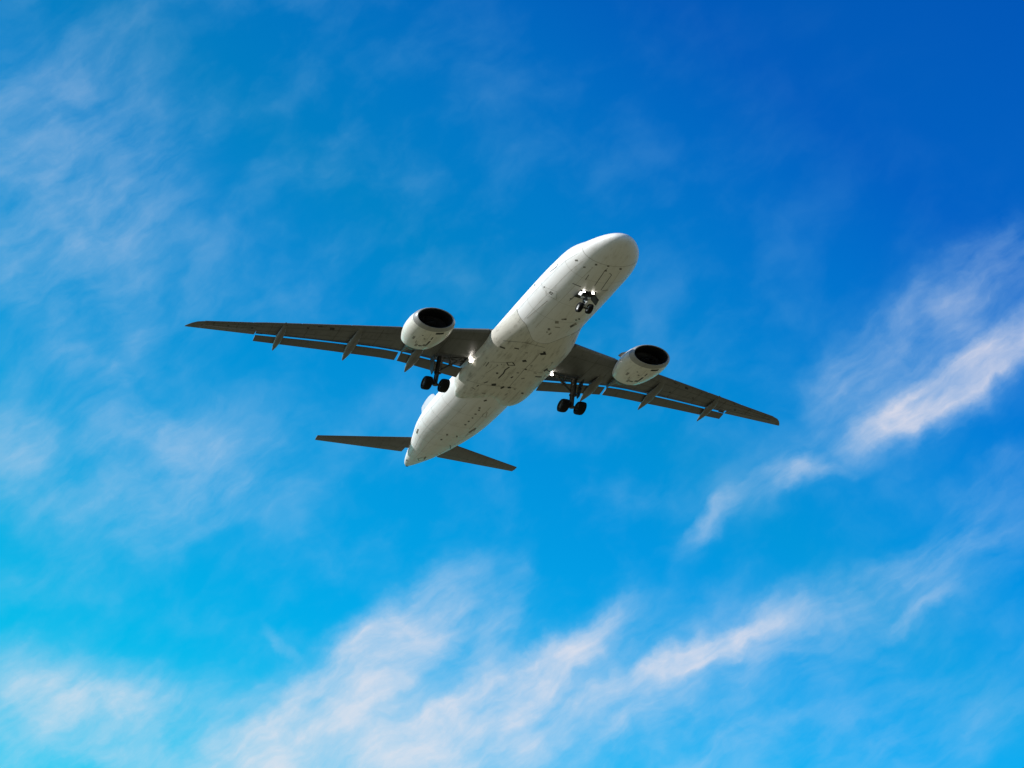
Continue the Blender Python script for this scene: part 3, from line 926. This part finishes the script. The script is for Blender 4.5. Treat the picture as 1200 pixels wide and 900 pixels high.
# ---- hatches, vents, drains and sealed joints on the skin: (surface, name, material, corners as station and angle)
MARKS = [
    ('b', 'access_panel', 'seam', [(13.3, -46.9), (13.22, -55.8), (13.35, -57.1), (13.43, -48.1)]),
    ('b', 'access_panel', 'seam', [(12.89, -65.4), (12.85, -71.2), (12.96, -72.3), (12.99, -66.5)]),
    ('b', 'access_panel', 'dark', [(12.91, -97.8), (12.8, -105.0), (13.02, -106.4), (13.13, -99.4)]),
    ('b', 'access_panel', 'dark', [(12.69, -101.0), (12.66, -104.0), (12.93, -105.6), (12.95, -102.6)]),
    ('b', 'access_panel', 'dark', [(14.04, -87.5), (13.9, -89.5), (14.11, -90.4), (14.25, -89.0)]),
    ('b', 'access_panel', 'seam', [(15.06, -92.8), (15.02, -94.4), (15.2, -95.5), (15.24, -93.7)]),
    ('b', 'access_panel', 'dark', [(15.14, -117.6), (14.79, -120.6), (15.01, -124.5), (15.36, -121.5)]),
    ('b', 'access_panel', 'seam', [(15.09, -123.2), (15.67, -139.8), (15.86, -142.2), (15.22, -124.1)]),
    ('b', 'access_panel', 'dark', [(15.98, -112.3), (16.13, -125.3), (16.31, -127.6), (16.11, -113.5)]),
    ('b', 'access_panel', 'panel', [(15.69, -90.1), (15.64, -91.0), (15.82, -91.8), (15.87, -90.5)]),
    ('b', 'access_panel', 'panel', [(16.43, -97.3), (16.29, -100.2), (16.43, -101.5), (16.57, -98.5)]),
    ('b', 'access_panel', 'seam', [(16.3, -73.3), (16.23, -75.8), (16.42, -77.3), (16.49, -74.9)]),
    ('b', 'access_panel', 'dark', [(17.9, -79.5), (17.72, -83.5), (17.99, -85.3), (18.17, -81.6)]),
    ('b', 'access_panel', 'dark', [(18.18, -89.5), (17.88, -90.1), (18.06, -90.9), (18.36, -90.1)]),
    ('b', 'access_panel', 'dark', [(17.89, -92.5), (17.83, -95.2), (18.04, -96.4), (18.11, -93.6)]),
    ('b', 'access_panel', 'seam', [(18.6, -115.0), (18.62, -119.0), (18.87, -121.7), (18.83, -117.2)]),
    ('b', 'access_panel', 'seam', [(18.74, -64.5), (18.49, -65.8), (18.56, -67.2), (18.81, -65.9)]),
    ('b', 'access_panel', 'seam', [(18.02, -69.6), (17.7, -72.7), (17.79, -73.8), (18.11, -70.8)]),
    ('b', 'access_panel', 'seam', [(15.44, -51.7), (15.45, -53.2), (16.08, -53.9), (16.07, -52.4)]),
    ('b', 'access_panel', 'panel', [(15.58, -47.4), (15.58, -48.7), (16.13, -49.3), (16.13, -48.0)]),
    ('b', 'access_panel', 'panel', [(19.07, -59.6), (19.15, -66.7), (19.26, -67.0), (19.18, -59.9)]),
    ('b', 'access_panel', 'seam', [(16.56, -89.8), (16.32, -90.1), (16.43, -90.6), (16.67, -90.2)]),
    ('b', 'access_panel', 'panel', [(14.5, -94.8), (14.46, -96.8), (14.57, -97.4), (14.6, -95.3)]),
    ('b', 'access_panel', 'panel', [(15.35, -65.9), (15.3, -67.4), (15.44, -68.7), (15.49, -67.2)]),
    ('b', 'access_panel', 'panel', [(15.09, -70.3), (15.06, -71.4), (15.17, -72.6), (15.21, -71.4)]),
    ('b', 'access_panel', 'panel', [(13.1, -82.7), (13.05, -85.2), (13.14, -86.1), (13.19, -83.7)]),
    ('b', 'access_panel', 'panel', [(18.01, -99.6), (18.08, -102.5), (18.23, -103.2), (18.15, -100.1)]),
    ('b', 'access_panel', 'panel', [(19.15, -96.5), (18.8, -97.3), (18.88, -98.3), (19.23, -97.5)]),
    ('b', 'access_panel', 'panel', [(19.39, -77.9), (19.39, -82.1), (19.53, -82.5), (19.53, -78.4)]),
    ('b', 'access_panel', 'panel', [(15.41, -105.3), (15.51, -110.4), (15.62, -111.2), (15.51, -105.9)]),
    ('b', 'access_panel', 'panel', [(13.98, -118.1), (13.86, -120.6), (13.98, -122.3), (14.11, -120.0)]),
    ('f', 'access_panel', 'dark', [(2.57, -23.0), (2.4, -27.0), (2.48, -30.2), (2.64, -26.4)]),
    ('f', 'access_panel', 'dark', [(2.51, -48.7), (2.42, -51.9), (2.5, -53.8), (2.6, -50.6)]),
    ('f', 'access_panel', 'dark', [(1.92, -62.6), (1.86, -66.2), (1.96, -68.4), (2.02, -64.8)]),
    ('f', 'access_panel', 'dark', [(1.75, -85.2), (1.72, -88.9), (1.83, -90.7), (1.86, -87.0)]),
    ('f', 'access_panel', 'dark', [(2.14, -86.7), (2.11, -90.2), (2.22, -91.8), (2.25, -88.3)]),
    ('f', 'access_panel', 'dark', [(1.86, -111.6), (1.87, -116.6), (2.02, -118.4), (2.01, -113.5)]),
    ('f', 'access_panel', 'dark', [(5.8, -73.0), (5.72, -75.6), (5.85, -77.1), (5.92, -74.5)]),
    ('f', 'access_panel', 'seam', [(7.77, 10.2), (7.47, 4.0), (7.44, 0.5), (7.69, 5.6)]),
    ('f', 'access_panel', 'seam', [(6.47, -20.7), (6.34, -23.2), (6.4, -24.7), (6.52, -22.4)]),
    ('f', 'access_panel', 'panel', [(8.33, -87.5), (8.17, -94.1), (8.34, -96.2), (8.48, -89.4)]),
    ('f', 'access_panel', 'seam', [(8.24, -91.2), (8.2, -94.1), (8.37, -96.0), (8.4, -93.0)]),
    ('f', 'access_panel', 'panel', [(8.75, -81.4), (8.65, -86.5), (8.95, -89.7), (9.04, -84.6)]),
    ('f', 'access_panel', 'panel', [(9.43, -88.8), (9.39, -96.8), (9.48, -97.6), (9.51, -89.6)]),
    ('f', 'access_panel', 'dark', [(8.25, -109.3), (8.27, -112.5), (8.47, -114.8), (8.45, -111.6)]),
    ('f', 'access_panel', 'seam', [(8.13, -113.2), (8.15, -116.4), (8.37, -119.1), (8.34, -115.7)]),
    ('f', 'access_panel', 'panel', [(9.18, -110.3), (8.74, -116.2), (9.06, -121.9), (9.46, -115.2)]),
    ('f', 'access_panel', 'seam', [(9.22, -111.0), (8.99, -114.2), (9.22, -118.2), (9.44, -114.9)]),
    ('f', 'access_panel', 'dark', [(9.79, -80.8), (9.72, -84.0), (9.96, -86.6), (10.03, -83.4)]),
    ('f', 'access_panel', 'panel', [(10.48, -89.0), (10.18, -90.4), (10.29, -92.7), (10.59, -91.3)]),
    ('f', 'access_panel', 'panel', [(10.21, -82.9), (10.17, -84.8), (10.29, -86.1), (10.33, -84.2)]),
    ('f', 'access_panel', 'dark', [(21.9, -85.7), (21.84, -88.4), (22.07, -90.5), (22.12, -87.8)]),
    ('f', 'access_panel', 'dark', [(22.27, -88.1), (22.22, -90.9), (22.43, -92.9), (22.47, -90.0)]),
    ('f', 'access_panel', 'dark', [(22.96, -88.5), (22.91, -91.6), (23.1, -93.3), (23.15, -90.2)]),
    ('f', 'access_panel', 'seam', [(23.63, -89.8), (23.59, -92.1), (23.76, -93.6), (23.79, -91.3)]),
    ('f', 'access_panel', 'seam', [(24.34, -89.3), (24.21, -91.2), (24.37, -93.2), (24.5, -91.2)]),
    ('f', 'access_panel', 'dark', [(24.95, -88.8), (24.89, -91.9), (25.11, -93.9), (25.16, -90.7)]),
    ('f', 'access_panel', 'dark', [(27.38, -77.8), (27.29, -80.5), (27.57, -83.1), (27.66, -80.3)]),
    ('f', 'access_panel', 'dark', [(27.34, -95.7), (27.31, -98.3), (27.65, -101.5), (27.67, -98.8)]),
    ('f', 'access_panel', 'seam', [(28.62, -77.7), (28.52, -80.6), (28.76, -82.7), (28.85, -79.8)]),
    ('f', 'access_panel', 'seam', [(20.76, -83.6), (20.56, -86.8), (20.74, -89.1), (20.93, -85.8)]),
    ('f', 'access_panel', 'dark', [(29.38, -18.5), (29.19, -23.4), (29.94, -26.7), (30.12, -21.4)]),
    ('f', 'access_panel', 'dark', [(26.47, -110.2), (25.53, -114.6), (25.83, -119.1), (26.76, -114.6)]),
    ('f', 'access_panel', 'dark', [(33.04, -88.5), (33.19, -93.5), (34.14, -102.3), (33.91, -94.7)]),
    ('f', 'access_panel', 'dark', [(35.95, -28.9), (35.68, -39.6), (35.98, -45.5), (36.22, -35.0)]),
    ('f', 'access_panel', 'dark', [(29.69, -106.8), (29.69, -108.9), (30.91, -127.6), (30.82, -123.2)]),
]
SEAMS = [
    ('b', 'panel_seam', 'panel', 0.03, [(12.87, -97.5), (13.32, -96.1), (13.78, -94.9), (14.24, -93.9), (14.73, -93.3), (15.24, -93.1), (15.78, -93.3), (16.32, -93.4), (16.87, -93.6), (17.42, -93.7), (17.98, -93.9)]),
    ('b', 'panel_seam', 'seam', 0.03, [(12.76, -42.8), (12.55, -49.7), (12.38, -56.1), (12.23, -62.3), (12.11, -68.3), (12.09, -75.7), (12.09, -83.7), (12.13, -91.9), (12.21, -100.4)]),
    ('b', 'panel_seam', 'panel', 0.03, [(18.73, -42.0), (18.49, -52.3), (18.37, -61.4), (18.31, -69.7), (18.21, -75.3), (18.13, -80.4), (18.08, -84.9), (18.03, -88.5), (18.0, -90.5), (17.97, -93.6), (17.95, -98.0), (17.96, -103.5)]),
    ('b', 'panel_seam', 'dark', 0.07, [(14.71, -75.1), (14.6, -78.0), (14.49, -80.7), (14.67, -83.3), (14.85, -85.5), (14.95, -82.9), (15.05, -79.9), (14.88, -77.6), (14.71, -75.1)]),
    ('b', 'panel_seam', 'dark', 0.07, [(15.2, -82.1), (15.45, -81.3), (15.7, -80.6), (15.95, -81.3), (16.19, -81.9), (16.58, -81.6), (16.98, -81.4)]),
    ('b', 'panel_seam', 'panel', 0.025, [(15.35, -54.3), (15.15, -60.4), (14.99, -66.0), (14.86, -71.2), (14.71, -74.5), (14.58, -77.7)]),
    ('b', 'panel_seam', 'panel', 0.025, [(15.12, -91.2), (15.17, -96.0), (15.25, -102.5), (15.37, -110.6), (15.55, -121.0), (16.13, -141.1)]),
    ('b', 'panel_seam', 'panel', 0.025, [(16.76, -62.0), (16.29, -64.2), (15.82, -66.3), (15.36, -68.4)]),
    ('f', 'panel_seam', 'panel', 0.03, [(7.14, -47.3), (7.59, -46.3), (8.04, -45.3), (8.49, -44.3), (8.95, -43.2), (9.41, -42.0), (9.87, -40.9)]),
    ('f', 'panel_seam', 'dark', 0.06, [(4.32, -58.2), (4.29, -65.8), (4.29, -73.6)]),
    ('f', 'panel_seam', 'seam', 0.05, [(4.37, -109.1), (4.33, -114.3), (4.32, -120.0)]),
    ('f', 'bay_door_seam', 'seam', 0.03, [(3.84, -90.8), (3.38, -89.7), (2.94, -88.6), (2.53, -87.8), (2.16, -87.3), (2.07, -88.4), (1.98, -89.6)]),
    ('f', 'bay_door_seam', 'seam', 0.03, [(4.28, -106.6), (3.8, -105.5), (3.33, -104.5), (2.89, -104.1), (2.48, -104.1), (2.4, -100.9), (2.34, -98.0)]),
    ('f', 'bay_door_seam', 'seam', 0.03, [(2.93, -68.6), (3.21, -69.7), (3.5, -70.7)]),
    ('f', 'door_seam', 'seam', 0.04, [(4.23, -1.5), (4.33, -4.5), (4.45, -7.1), (4.88, -5.3), (5.31, -3.5)]),
    ('f', 'static_port', 'panel', 0.02, [(6.31, -26.7), (6.03, -38.2), (5.84, -48.7), (6.18, -53.0), (6.53, -57.3), (6.64, -47.8), (6.81, -37.9), (6.55, -32.4), (6.31, -26.7)]),
    ('f', 'static_port', 'seam', 0.05, [(6.42, -39.4), (6.31, -39.8), (6.21, -40.1), (6.19, -42.3), (6.18, -44.4), (6.31, -44.2), (6.43, -44.1), (6.42, -41.8), (6.42, -39.4)]),
    ('f', 'door_seam', 'seam', 0.04, [(34.19, -75.8), (33.7, -81.2), (33.28, -86.7), (33.76, -97.0), (34.57, -117.4), (34.61, -103.3), (34.81, -92.8), (34.47, -83.4), (34.19, -75.8)]),
    ('f', 'door_seam', 'panel', 0.03, [(26.68, -112.1), (27.1, -113.4), (27.53, -114.8), (27.02, -117.9), (26.55, -121.4), (26.14, -119.5), (25.75, -117.9)]),
    ('f', 'panel_seam', 'panel', 0.03, [(22.87, -102.3), (22.71, -104.5), (22.56, -106.8), (23.02, -109.8), (23.5, -112.9), (23.4, -108.8), (23.32, -105.0), (23.09, -103.6), (22.87, -102.3)]),
    ('f', 'panel_seam', 'panel', 0.02, [(21.67, -104.3), (22.22, -104.2), (22.78, -104.2), (23.34, -104.1), (23.93, -104.4), (24.54, -104.7), (25.19, -105.3), (25.85, -106.1)]),
]


def skin(sf, s, deg, off):
    return (fair_pt if sf == 'b' else fus_pt)(s, math.radians(deg), off)


NAME = {'dark': 'air_vent', 'seam': 'drain_hatch', 'panel': 'access_panel'}
for sf, nm, mt, q in MARKS:
    q = np.array(q, float)
    m = MB(); n = 4; vs = []
    for i in range(n):
        for j in range(n):
            u, v = i / (n - 1), j / (n - 1)
            p = (1 - u) * (1 - v) * q[0] + u * (1 - v) * q[1] + u * v * q[2] + (1 - u) * v * q[3]
            vs.append(skin(sf, p[0], p[1], .012))
    m.add(vs, [(i * n + j, i * n + j + 1, (i + 1) * n + j + 1, (i + 1) * n + j) for i in range(n - 1) for j in range(n - 1)])
    m.build(NAME[mt], 'hatch' if mt == 'dark' and sf == 'f' else mt, fair if sf == 'b' else fus)
for sf, nm, mt, wd, P in SEAMS:
    m = MB()
    pts = [skin(sf, s, dg, .010) for s, dg in P]
    cen = [skin(sf, s, dg, -.5) for s, dg in P]
    L_, R_ = [], []
    for i in range(len(pts)):
        t = pts[min(i + 1, len(pts) - 1)] - pts[max(i - 1, 0)]
        if np.linalg.norm(pts[0] - pts[-1]) < 1e-6 and i in (0, len(pts) - 1):
            t = pts[1] - pts[-2]
        w = np.cross(t, pts[i] - cen[i]); w /= np.linalg.norm(w) + 1e-9
        L_.append(pts[i] + w * wd / 2); R_.append(pts[i] - w * wd / 2)
    k = len(pts)
    m.add(np.array(L_ + R_), [(i, i + 1, k + i + 1, k + i) for i in range(k - 1)])
    m.build(nm, mt, fair if sf == 'b' else fus)
# lap joints and frame seams of the fuselage skin, the radome's edge among them
for s0 in (1.75, 3.4, 6.6, 8.7, 23.4, 25.6, 27.8, 30.0, 32.2, 34.4):
    m = MB(); k = 64
    w_ = .018 if s0 > 2 else .03
    vs = [fus_pt(s0 + q, 2 * PI * i / k, .006) for q in (-w_ / 2, w_ / 2) for i in range(k)]
    m.add(vs, [(i, (i + 1) % k, k + (i + 1) % k, k + i) for i in range(k)])
    m.build('frame_seam', 'faint', fus)
for a_, b_ in ((2.2, 10.2), (21.8, 34.5)):
    for dg in (-38, -64, -116, -142, -12, -168):
        m = MB(); n = 40
        vs = []
        for q in (-1, 1):
            for i in range(n):
                s_ = a_ + (b_ - a_) * i / (n - 1)
                vs.append(fus_pt(s_, math.radians(dg) + q * .008 / max(.3, float(f_wid(math.sqrt(s_)))), .006))
        m.add(vs, [(i, i + 1, n + i + 1, n + i) for i in range(n - 1)])
        m.build('lap_joint', 'faint', fus)
m = MB()
m.lathe([(0, 0), (0, .09), (.1, .10), (.12, .06), (.12, 0)], (37.48, 0, .90), (1, 0, .05), 20)
m.build('exhaust_outlet', 'dark', fus)

for o in list(S.objects):
    if '_o' in o:
        del o['_o']
